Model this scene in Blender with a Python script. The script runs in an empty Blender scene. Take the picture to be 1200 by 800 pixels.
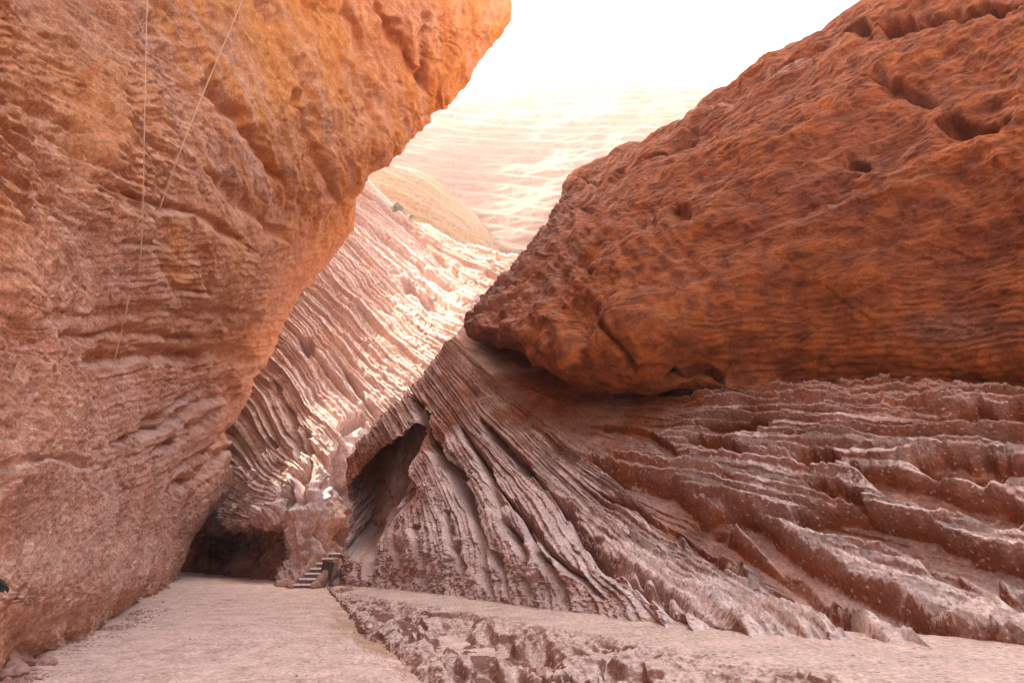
import bpy, bmesh, math, random
import numpy as np
from mathutils import Vector, Matrix
from mathutils.bvhtree import BVHTree

random.seed(7)
SC = bpy.context.scene
HAZE = 0.0013
COL = SC.collection
R = math.radians

# ------------------------------------------------------------------ camera
EYE = 1.4
TILT = 21.5
FPX = 620.0            # focal length in photo pixels (photo 1200 wide)
cam_d = bpy.data.cameras.new('camera')
cam_d.sensor_width = 36.0
cam_d.lens = 36.0 * FPX / 1200.0
cam_d.clip_start = 0.05
cam_d.clip_end = 4000.0
cam = bpy.data.objects.new('camera', cam_d)
cam.location = (0, 0, EYE)
cam.rotation_euler = (R(90 + TILT), 0, 0)
COL.objects.link(cam)
SC.camera = cam

ct, st = math.cos(R(TILT)), math.sin(R(TILT))

def ray(px, py):
    x = (px - 600.0) / FPX
    y = (400.0 - py) / FPX
    return (x, ct - y * st, st + y * ct)

def at(px, py, r):
    """point seen at photo pixel, at horizontal range r metres"""
    x, y, z = ray(px, py)
    h = math.hypot(x, y)
    return (x * r / h, y * r / h, EYE + z * r / h)

def gr(px, py, z=0.0):
    """range at which the pixel ray meets height z"""
    x, y, zz = ray(px, py)
    zz = min(zz, -1e-3)
    return (z - EYE) / zz * math.hypot(x, y)

def atg(px, py, z=0.0):
    return at(px, py, gr(px, py, z))

# ------------------------------------------------------------------ noise
_rng = np.random.RandomState(11)
PERM = _rng.permutation(4096).astype(np.int32)
_g = _rng.normal(size=(4096, 3)); _g /= np.linalg.norm(_g, axis=1)[:, None]
GRAD3 = [np.ascontiguousarray(_g[:, i].astype(np.float32)) for i in range(3)]

def pnoise(x, y, z):
    x = np.asarray(x, np.float32); y = np.asarray(y, np.float32); z = np.asarray(z, np.float32)
    x, y, z = np.broadcast_arrays(x, y, z)
    xq = np.floor(x); yq = np.floor(y); zq = np.floor(z)
    xi = xq.astype(np.int32); yi = yq.astype(np.int32); zi = zq.astype(np.int32)
    xf = x - xq; yf = y - yq; zf = z - zq
    gx, gy, gz = GRAD3
    def fade(t): return t * t * t * (t * (t * 6 - 15) + 10)
    u, v, w = fade(xf), fade(yf), fade(zf)
    def g(dx, dy, dz):
        h = PERM[(PERM[(PERM[(xi + dx) & 4095] + yi + dy) & 4095] + zi + dz) & 4095]
        return gx[h] * (xf - np.float32(dx)) + gy[h] * (yf - np.float32(dy)) + gz[h] * (zf - np.float32(dz))
    def lerp(a, b, t): return a + (b - a) * t
    n = lerp(lerp(lerp(g(0,0,0), g(1,0,0), u), lerp(g(0,1,0), g(1,1,0), u), v),
             lerp(lerp(g(0,0,1), g(1,0,1), u), lerp(g(0,1,1), g(1,1,1), u), v), w)
    return n * np.float32(1.6)

def fbm(x, y, z, octv=4, gain=0.5, lac=2.03):
    a, s, f = 1.0, 0.0, 1.0
    for i in range(octv):
        s = s + a * pnoise(x * f + 17.3 * i, y * f + 5.1 * i, z * f - 9.7 * i)
        a *= gain; f *= lac
    return s

def ridge(x, y, z, octv=3, gain=0.5):
    a, s, f = 1.0, 0.0, 1.0
    for i in range(octv):
        s = s + a * (1.0 - 2.2 * np.abs(pnoise(x * f + 7.7 * i, y * f, z * f + 3.3 * i)))
        a *= gain; f *= 2.1
    return s

def away(p, k, m, dz=0.0):
    """a point k metres further from the eye and m metres to the right: the back of a rounded edge"""
    p = np.array(p, float); v = p - np.array([0, 0, EYE]); v = v / np.linalg.norm(v)
    h = np.array([v[1], -v[0], 0]); h = h / np.linalg.norm(h)
    return p + v * k + h * m + np.array([0, 0, dz])

def sstep(a, b, x):
    t = np.clip((x - a) / (b - a), 0, 1)
    return t * t * (3 - 2 * t)

# ------------------------------------------------------------------ lattice surfaces
def cr_eval(P, t):
    """Catmull-Rom along axis 0. P (n,...), t in [0,n-1]"""
    n = P.shape[0]
    i = np.clip(np.floor(t).astype(int), 0, n - 2)
    f = (t - i)
    P0 = P[np.maximum(i - 1, 0)]; P1 = P[i]; P2 = P[i + 1]; P3 = P[np.minimum(i + 2, n - 1)]
    P0 = np.where((i == 0).reshape((-1,) + (1,) * (P.ndim - 1)), 2 * P1 - P2, P0)
    P3 = np.where((i == n - 2).reshape((-1,) + (1,) * (P.ndim - 1)), 2 * P2 - P1, P3)
    f = f.reshape((-1,) + (1,) * (P.ndim - 1))
    m1 = (P2 - P0) * 0.42; m2 = (P3 - P1) * 0.42
    f2 = f * f; f3 = f2 * f
    return (2*f3 - 3*f2 + 1) * P1 + (f3 - 2*f2 + f) * m1 + (-2*f3 + 3*f2) * P2 + (f3 - f2) * m2

def screen(P):
    """photo coordinates of world points: used only as a sculpting guide for where a groove runs"""
    X, Y, Z = P[..., 0], P[..., 1], P[..., 2] - EYE
    dep = np.maximum(Y * ct + Z * st, 0.3)
    up = -Y * st + Z * ct
    return 600 + FPX * X / dep, 400 - FPX * up / dep

def resample_row(row, n):
    """row of world points -> n points evenly spaced by angle seen and by length"""
    P = np.array(row, float)
    t = np.linspace(0, len(P) - 1, 40 * len(P))
    Q = cr_eval(P, t)
    d = np.linalg.norm(np.diff(Q, axis=0), axis=1)
    rng = np.linalg.norm((Q[1:] + Q[:-1]) / 2 - np.array([0, 0, EYE]), axis=1)
    w = d / np.maximum(rng, 4.0)
    s = np.concatenate([[0], np.cumsum(w)]); s /= s[-1]
    tt = np.interp(np.linspace(0, 1, n), s, np.arange(len(s)))
    i = np.clip(np.floor(tt).astype(int), 0, len(Q) - 2)
    f = (tt - i)[:, None]
    return Q[i] * (1 - f) + Q[i + 1] * f

def surface(rows, nu, nv, ncol=14, resample=True):
    if resample:
        L = np.stack([resample_row(r, ncol) for r in rows])      # rows x cols x 3
    else:
        L = np.array(rows, float)
    # spread the fine rows by how large the gap looks
    mid = np.median(np.linalg.norm(np.diff(L, axis=0), axis=2) / np.maximum(np.linalg.norm((L[1:] + L[:-1]) / 2 - np.array([0, 0, EYE]), axis=2), 4.0), axis=1)
    mid = np.maximum(mid, mid.max() * 0.12)
    s = np.concatenate([[0], np.cumsum(mid)]); s /= s[-1]
    tv = np.interp(np.linspace(0, 1, nv), s, np.arange(len(s)))
    A = cr_eval(L, tv)                                            # nv x ncol x 3
    A = np.swapaxes(A, 0, 1)
    B = cr_eval(A, np.linspace(0, A.shape[0] - 1, nu))            # nu x nv x 3
    return np.swapaxes(B, 0, 1).copy(), tv                        # nv x nu x 3

def normals(P, toward=(0, 0, EYE)):
    du = np.gradient(P, axis=1); dv = np.gradient(P, axis=0)
    N = np.cross(du, dv)
    N /= np.maximum(np.linalg.norm(N, axis=2), 1e-9)[..., None]
    nv, nu = P.shape[:2]
    c = (N * (np.array(toward) - P))[nv // 4: 3 * nv // 4, nu // 4: 3 * nu // 4].sum()
    return N if c > 0 else -N

def polydist(PX, PY, poly):
    """signed distance (px) to a polyline and parameter along it"""
    best = np.full(PX.shape, 1e9, np.float32); par = np.zeros(PX.shape, np.float32); sg = np.zeros(PX.shape, np.float32)
    pts = [np.array(p, float) for p in poly]
    L = [np.linalg.norm(b - a) for a, b in zip(pts, pts[1:])]
    tot = sum(L); acc = 0
    for a, b, l in zip(pts, pts[1:], L):
        d = (b - a) / l
        t = np.clip((PX - a[0]) * d[0] + (PY - a[1]) * d[1], 0, l)
        qx = PX - a[0] - t * d[0]; qy = PY - a[1] - t * d[1]
        dd = np.hypot(qx, qy)
        m = dd < best
        best = np.where(m, dd, best)
        par = np.where(m, (acc + t) / tot, par)
        sg = np.where(m, np.sign(qx * -d[1] + qy * d[0]), sg)
        acc += l
    return best, par, sg

def groove(PX, PY, poly, w, wig, seed=0.0, ragged=0.5):
    """0..1 field, 1 along the polyline; soft edged, tapering at both ends, ragged width"""
    d, t, s = polydist(PX + wig, PY + wig * 0.7, poly)
    env = sstep(0, 0.12, t) * sstep(0, 0.12, 1 - t)
    rag = 1 + ragged * pnoise(PX * 0.05 + seed, PY * 0.05, seed) * 1.6
    ww = np.maximum(w * rag * (0.25 + 0.75 * env), 0.4)
    return np.exp(-(d / ww) ** 2) * np.where(t * (1 - t) > 0, 1, 0.5) * (0.3 + 0.7 * env)

def mesh_grid(P, attrs, closed=False):
    """vertices and quads of a grid"""
    nv, nu = P.shape[:2]
    idx = np.arange(nv * nu).reshape(nv, nu)
    q = np.stack([idx[:-1, :-1], idx[:-1, 1:], idx[1:, 1:], idx[1:, :-1]], axis=-1).reshape(-1, 4)
    return P.reshape(-1, 3), q, {k: a.reshape(-1) for k, a in attrs.items()}

def build(name, grids, mat, smooth=True):
    vs, qs, off = [], [], 0
    at_ = {}
    for v, q, a in grids:
        vs.append(v); qs.append(q + off); off += len(v)
        for k in a: at_.setdefault(k, []).append(a[k])
    V = np.concatenate(vs).astype(np.float32); Q = np.concatenate(qs).astype(np.int32)
    me = bpy.data.meshes.new(name)
    me.vertices.add(len(V)); me.vertices.foreach_set('co', V.ravel())
    me.loops.add(Q.size); me.loops.foreach_set('vertex_index', Q.ravel())
    me.polygons.add(len(Q))
    me.polygons.foreach_set('loop_start', np.arange(0, Q.size, 4, dtype=np.int32))
    me.polygons.foreach_set('loop_total', np.full(len(Q), 4, np.int32))
    me.polygons.foreach_set('use_smooth', np.full(len(Q), smooth, bool))
    for k, l in at_.items():
        a = me.attributes.new(k, 'FLOAT', 'POINT')
        a.data.foreach_set('value', np.concatenate(l).astype(np.float32))
    me.update(calc_edges=True)
    if isinstance(mat, (list, tuple)):                 # one material per grid
        idx = np.concatenate([np.full(len(q), i, np.int32) for i, q in enumerate(qs)])
        for m_ in mat: me.materials.append(m_)
        me.polygons.foreach_set('material_index', idx)
    else:
        me.materials.append(mat)
    o = bpy.data.objects.new(name, me)
    COL.objects.link(o)
    return o

def struct(o, label=None):
    o['kind'] = 'structure'
    if label: o['label'] = label
    return o

# ------------------------------------------------------------------ materials
def rock_material(name, red, deep, dust_or_rimlight, pebble=1.0, dust_lo=0.15, dust_hi=0.75, rough=0.9, grain=18.0, dust_amt=0.9, bump=0.9, org=((0.40, 0.115, 0.028), (0.54, 0.19, 0.05))):
    m = bpy.data.materials.new(name); m.use_nodes = True
    nt = m.node_tree; N = nt.nodes; Lk = nt.links
    for n in list(N): N.remove(n)
    out = N.new('ShaderNodeOutputMaterial'); bs = N.new('ShaderNodeBsdfPrincipled')
    Lk.new(bs.outputs[0], out.inputs[0])
    bs.inputs['Roughness'].default_value = rough
    bs.inputs['Specular IOR Level'].default_value = 0.25
    tc = N.new('ShaderNodeTexCoord')
    def noise(scale, detail=5, rgh=0.6, vec=None):
        n = N.new('ShaderNodeTexNoise'); n.inputs['Scale'].default_value = scale
        n.inputs['Detail'].default_value = detail; n.inputs['Roughness'].default_value = rgh
        Lk.new(vec if vec else tc.outputs['Object'], n.inputs['Vector']); return n
    def ramp(src, a, b, lo=0.0, hi=1.0):
        r = N.new('ShaderNodeMapRange'); r.inputs[1].default_value = a; r.inputs[2].default_value = b
        r.inputs[3].default_value = lo; r.inputs[4].default_value = hi
        Lk.new(src, r.inputs[0]); return r.outputs[0]
    def mix(f, a, b, mode='MIX'):
        x = N.new('ShaderNodeMix'); x.data_type = 'RGBA'; x.blend_type = mode
        for sock, val in ((x.inputs[0], f), (x.inputs[6], a), (x.inputs[7], b)):
            if isinstance(val, (tuple, list)): sock.default_value = (*val, 1)
            elif isinstance(val, float): sock.default_value = val
            else: Lk.new(val, sock)
        return x.outputs[2]
    def math_(op, a, b=None, c=None):
        x = N.new('ShaderNodeMath'); x.operation = op
        for i, v in enumerate((a, b, c)):
            if v is None: continue
            if isinstance(v, float): x.inputs[i].default_value = v
            else: Lk.new(v, x.inputs[i])
        return x.outputs[0]
    def attr(n):
        a = N.new('ShaderNodeAttribute'); a.attribute_name = n; return a.outputs['Fac']
    big = noise(0.35, 4, 0.55)
    med = noise(2.3, 5, 0.6)
    fin = noise(grain, 4, 0.7)
    base = mix(ramp(big.outputs[0], 0.35, 0.65), deep, red)
    base = mix(ramp(med.outputs[0], 0.4, 0.7, 0.0, 0.55), base, tuple(min(1, c * 1.35 + 0.02) for c in red))
    # mineral tone of scoured rock, plus shade painted dark into sheltered hollows
    org = mix(ramp(med.outputs[0], 0.35, 0.65), org[0], org[1])
    base = mix(attr('orange_or_shade'), base, org)
    # dust lying on what faces up
    geo = N.new('ShaderNodeNewGeometry'); sep = N.new('ShaderNodeSeparateXYZ'); Lk.new(geo.outputs['Normal'], sep.inputs[0])
    jit = math_('MULTIPLY_ADD', fin.outputs[0], 0.5, -0.25)
    jit2 = math_('MULTIPLY_ADD', med.outputs[0], 0.5, -0.25)
    nz = math_('ADD', math_('ADD', sep.outputs['Z'], jit), jit2)
    dz = ramp(nz, dust_lo, dust_hi)
    dz = math_('MULTIPLY', dz, dust_amt)
    dz = math_('MULTIPLY', dz, math_('SUBTRACT', 1.0, math_('MULTIPLY', attr('orange_or_shade'), 0.93)))
    dz = math_('MAXIMUM', dz, math_('MULTIPLY', attr('dust_or_rimlight'), ramp(fin.outputs[0], 0.3, 0.62, 0.55, 1.0)))
    dust_or_rim_col = mix(ramp(med.outputs[0], 0.35, 0.65), tuple(c * 0.8 for c in dust_or_rimlight), dust_or_rimlight)
    col = mix(dz, base, dust_or_rim_col)
    # pebbles set in the matrix: own tones
    vo = N.new('ShaderNodeTexVoronoi'); vo.inputs['Scale'].default_value = 15.0
    wv = N.new('ShaderNodeVectorMath'); wv.operation = 'ADD'
    Lk.new(tc.outputs['Object'], wv.inputs[0])
    nz3 = noise(6.0, 2, 0.5); sc3 = N.new('ShaderNodeVectorMath'); sc3.operation = 'SCALE'; sc3.inputs[3].default_value = 0.12
    Lk.new(nz3.outputs[1], sc3.inputs[0]); Lk.new(sc3.outputs[0], wv.inputs[1])
    Lk.new(wv.outputs[0], vo.inputs['Vector'])
    sepc = N.new('ShaderNodeSeparateColor'); Lk.new(vo.outputs['Color'], sepc.inputs[0])
    peb = ramp(vo.outputs['Distance'], 0.42, 0.22)
    pick = ramp(sepc.outputs[0], 0.62, 0.7)
    pm = math_('MULTIPLY', math_('MULTIPLY', peb, pick), math_('SUBTRACT', 1.0, math_('MULTIPLY', attr('orange_or_shade'), 0.7)))
    pcol = mix(sepc.outputs[1], (0.22, 0.10, 0.07), tuple(min(1, c * 1.25) for c in dust_or_rimlight))
    col = mix(math_('MULTIPLY', pm, 0.8 * pebble), col, pcol)
    # fine tone grain
    tone = ramp(fin.outputs[0], 0.3, 0.7, 0.66, 1.28)
    g = N.new('ShaderNodeCombineColor')
    for i in range(3): Lk.new(tone, g.inputs[i])
    col = mix(1.0, col, g.outputs[0], 'MULTIPLY')
    Lk.new(col, bs.inputs['Base Color'])
    # relief
    f2 = noise(45.0, 3, 0.7)
    keep = math_('SUBTRACT', 1.0, math_('MULTIPLY', attr('orange_or_shade'), 0.6))
    h = math_('ADD', math_('MULTIPLY', fin.outputs[0], 0.06), math_('MULTIPLY', med.outputs[0], 0.10))
    h = math_('ADD', h, math_('MULTIPLY', f2.outputs[0], 0.02))
    h = math_('ADD', h, math_('MULTIPLY', pm, 0.016 * pebble))
    h = math_('MULTIPLY', h, keep)
    bp = N.new('ShaderNodeBump'); bp.inputs['Strength'].default_value = bump; bp.inputs['Distance'].default_value = 1.0
    Lk.new(h, bp.inputs['Height']); Lk.new(bp.outputs[0], bs.inputs['Normal'])
    return m

M_left = rock_material('left_cliff_rock', (0.62, 0.31, 0.20), (0.48, 0.20, 0.11), (0.74, 0.51, 0.42), org=((0.50, 0.17, 0.045), (0.68, 0.29, 0.09)), dust_lo=0.25, dust_hi=0.9)
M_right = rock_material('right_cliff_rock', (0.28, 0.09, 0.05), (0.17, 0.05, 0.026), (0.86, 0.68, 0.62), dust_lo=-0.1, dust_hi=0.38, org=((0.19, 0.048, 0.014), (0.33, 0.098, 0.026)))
M_upper = rock_material('overhang_rock', (0.23, 0.068, 0.031), (0.10, 0.029, 0.018), (0.45, 0.26, 0.2), pebble=0.15, dust_lo=0.5, dust_hi=1.1, org=((0.13, 0.031, 0.010), (0.32, 0.090, 0.021)))
M_mid = rock_material('middle_cliff_rock', (0.64, 0.38, 0.30), (0.52, 0.27, 0.20), (0.82, 0.67, 0.61), org=((0.15, 0.06, 0.035), (0.30, 0.12, 0.07)), dust_lo=0.0, dust_hi=0.6, grain=9.0)  # the org tone also paints the shade of the recess under the lip
M_far = rock_material('far_hill_rock', (0.22, 0.085, 0.058), (0.17, 0.062, 0.042), (0.22, 0.115, 0.088), grain=2.0, org=((.16, .06, .03), (.22, .09, .045)))
M_near = rock_material('near_hill_rock', (0.34, 0.19, 0.09), (0.27, 0.13, 0.055), (0.34, 0.23, 0.14), grain=2.0, org=((.25, .11, .04), (.36, .17, .06)))
M_ground = rock_material('streambed_mud', (0.52, 0.32, 0.24), (0.32, 0.18, 0.13), (0.74, 0.55, 0.46), org=((0.36, 0.22, 0.13), (0.46, 0.29, 0.17)), bump=0.4, pebble=0.35, dust_lo=0.6, dust_hi=1.0)
M_bench = rock_material('bench_earth', (0.36, 0.18, 0.13), (0.20, 0.08, 0.05), (0.80, 0.61, 0.52), org=((0.13, 0.05, 0.035), (0.22, 0.09, 0.06)), pebble=1.0, dust_lo=0.55, dust_hi=0.95)  # the org tone is the painted shade of the holes

# ------------------------------------------------------------------ helpers for strata
def saw(s, k=0.78):
    """slowly rising, quickly falling tooth 0..1 (ledge with undercut)"""
    f = s - np.floor(s)
    return np.where(f < k, f / k, (1 - f) / (1 - k))

def blocks(ph, k, U, n, wob, seed=0):
    """0..1 value per broken block: each bed is cut by cross joints at its own spacing"""
    i = np.floor(ph * k + seed).astype(np.int32)
    h = PERM[i & 4095] / 4096.0
    j = np.floor(U * n * (.5 + h) + h * 50 + wob).astype(np.int32)
    return PERM[(PERM[(i + 77) & 4095] + j * 13) & 4095] / 4096.0

def wrap_rows(rows, offs_start=(), offs_end=()):
    out = []
    for r in rows:
        a = [tuple(np.array(r[0]) + np.array(o)) for o in offs_start]
        b = [tuple(np.array(r[-1]) + np.array(o)) for o in offs_end]
        out.append(a + list(r) + b)
    return out

# ================================================================== GROUND
def ground_z(x, y):
    return (0.05 * fbm(x * 0.25, y * 0.25, 0.0, 3) + 0.02 * fbm(x * 1.3, y * 0.9, 3.0, 3)
            + 0.008 * ridge(x * 3 + 0.6 * pnoise(x * .5, y * .5, 1.0), y * 1.2, 2.0, 2))

def make_ground():
    # radial sheet: fine near the camera, out to the horizon
    nr, na = 900, 520
    rr = np.concatenate([np.linspace(1.0, 5, 40)[:-1], np.geomspace(5, 60, nr - 80), np.geomspace(64, 2500, 41)])
    aa = np.linspace(R(-75), R(75), na)
    RR, AA = np.meshgrid(rr, aa, indexing='ij')
    X = RR * np.sin(AA); Y = RR * np.cos(AA)
    Z = ground_z(X, Y)
    # a shallow wash runs along the foot of the bench
    P = np.stack([X, Y, Z], -1)
    PX, PY = screen(P)
    wash = groove(PX, PY, [(385, 692), (395, 712), (430, 740), (490, 775), (560, 810), (640, 850)], 16, 0 * PX, 3.0)
    P[..., 2] -= 0.10 * wash
    rip = np.exp(-((PX - 300) / 220) ** 2 - ((PY - 770) / 45) ** 2)
    P[..., 2] += rip * 0.018 * ridge(X * 1.1 + 0.8 * fbm(X * .8, Y * .8, 0, 2), Y * 2.6, 1.0, 3)
    n1 = fbm(X * .8, Y * .8, 1.0, 4, .6)
    flow = ridge(X * 0.9 + .9 * pnoise(X * .4, Y * .4, 2.0), Y * 2.4 + 1.2 * pnoise(X * .5, Y * .3, 7.0), 4.0, 3, .6)
    P[..., 2] += 0.028 * (flow - .6) * sstep(-.3, .3, n1) + .007 * fbm(X * 6, Y * 6, 0.0, 3, .6)
    v, q, a = mesh_grid(P, {'orange_or_shade': np.clip(1.3 * wash + .6 * sstep(.9, 1.4, flow) * sstep(-.1, .5, n1), 0, 1) * .85, 'dust_or_rimlight': np.clip(0.45 + 1.2 * fbm(X * .45, Y * .9, 5, 5, .6) - .4 * sstep(.6, 1.2, flow), 0, 1)})
    g2 = []
    # coarse remainder behind the camera so that the sheet has no hole
    t = np.linspace(R(-180), R(180), 97); r2 = np.array([0.0, 0.4, 1.0, 3.0, 10, 40, 200, 2500])
    R2, T2 = np.meshgrid(r2, t, indexing='ij')
    P2 = np.stack([R2 * np.sin(T2), R2 * np.cos(T2), np.full(R2.shape, -0.35)], -1)
    g2 = mesh_grid(P2, {'orange_or_shade': np.zeros(R2.shape), 'dust_or_rimlight': np.full(R2.shape, .3)})
    return struct(build('ground', [(v, q, a), g2], M_ground))
make_ground()

# ================================================================== BENCH (raised dry bank in front of the right slope)
def bench_h(px):
    return np.interp(px, [385, 430, 520, 700, 1200], [0.04, 0.19, 0.33, 0.42, 0.46])

def make_bench():
    back = [(380, 684), (400, 685), (450, 690), (520, 699), (600, 711), (700, 727), (800, 742), (900, 754), (1000, 763), (1100, 771), (1200, 778), (1300, 784), (1450, 795)]
    edge = [(384, 688), (396, 692), (440, 700), (495, 709), (560, 720), (640, 735), (740, 753), (850, 772), (960, 789), (1060, 803), (1180, 818), (1300, 826), (1450, 850)]
    foot = [(384, 690), (392, 699), (428, 735), (470, 765), (525, 800), (590, 840), (680, 890), (790, 940), (900, 990), (1000, 1030), (1150, 1080), (1300, 1120), (1450, 1150)]
    rows = []
    bk = [np.array(atg(*p, float(bench_h(p[0])))) for p in back]
    ed = [np.array(atg(*p, float(bench_h(p[0])) - 0.02)) for p in edge]
    ft = [np.array(atg(*p, 0.0)) for p in foot]
    rows.append([b + (b - e) * 1.2 + np.array([0, 0, 0.0]) for b, e in zip(bk, ed)])
    rows.append(bk)
    rows.append([b * .5 + e * .5 for b, e in zip(bk, ed)])
    rows.append([b * .12 + e * .88 for b, e in zip(bk, ed)])
    def lay(k, zf): return [np.array([*(e * (1 - k) + f * k)[:2], e[2] * zf]) for e, f in zip(ed, ft)]
    rows.append(lay(.06, .93)); rows.append(lay(.24, .76)); rows.append(lay(.62, .58)); rows.append(lay(.95, .34))
    rows.append([f + (f - e) * 0.25 + np.array([0, 0, -0.3]) for e, f in zip(ed, ft)])
    P, tv = surface(rows, 1500, 420, ncol=16)
    N = normals(P)
    PX, PY = screen(P)
    T = np.repeat(tv[:, None], P.shape[1], 1)
    X, Y, Z = P[..., 0], P[..., 1], P[..., 2]
    face = sstep(2.8, 3.8, T) * (1 - 0.7 * sstep(6.6, 8, T))
    d = 0.012 * fbm(X * 3, Y * 3, Z * 3, 3)
    lump = fbm(X * 2.2, Y * 2.2, Z * 2.5, 4, 0.55)
    rg = ridge(X * 3.2, Y * 3.2, Z * 4.0, 3)
    d = d + face * (0.065 * lump + 0.02 * (rg - .6) - .01)
    hole = sstep(0.12, 0.4, fbm(X * 1.5 + 9, Y * 1.5, Z * 2.6, 3, 0.5)) * face
    d = d - 0.08 * hole
    for poly, w, dep in [([(500, 738), (545, 746), (590, 758), (650, 768)], 12, .30), ([(515, 772), (560, 786), (610, 794), (660, 800)], 10, .24), ([(700, 778), (760, 790)], 8, .22), ([(430, 712), (470, 722), (500, 735)], 6, .25),
                         ([(545, 780), (580, 790), (620, 800)], 10, .4), ([(660, 790), (700, 798)], 7, .3), ([(470, 735), (482, 742)], 5, .3)]:
        d = d - dep * groove(PX, PY, poly, w, 5 * lump, dep * 9) * sstep(2.6, 3.4, T)
    edge_ = np.exp(-((T - 3.5) / 0.5) ** 2)
    d = d + edge_ * 0.03 * fbm(X * 2.5, Y * 2.5, 1.0, 3)
    P = P + N * d[..., None]
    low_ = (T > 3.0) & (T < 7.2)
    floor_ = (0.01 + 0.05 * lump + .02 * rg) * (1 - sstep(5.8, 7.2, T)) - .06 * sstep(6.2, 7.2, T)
    dark_ = np.where(low_, sstep(.03, -.05, P[..., 2] - floor_), 0)  # hole floors coloured darker to stand in for their shade
    P[..., 2] = np.where(low_, np.maximum(P[..., 2], floor_), P[..., 2])
    dust_or_rimlight = sstep(3.8, 2.9, T) * 0.95
    return struct(build('bank', [mesh_grid(P, {'orange_or_shade': np.clip(dark_, 0, 1), 'dust_or_rimlight': dust_or_rimlight * (1 - dark_)})], M_bench))
make_bench()

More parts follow.
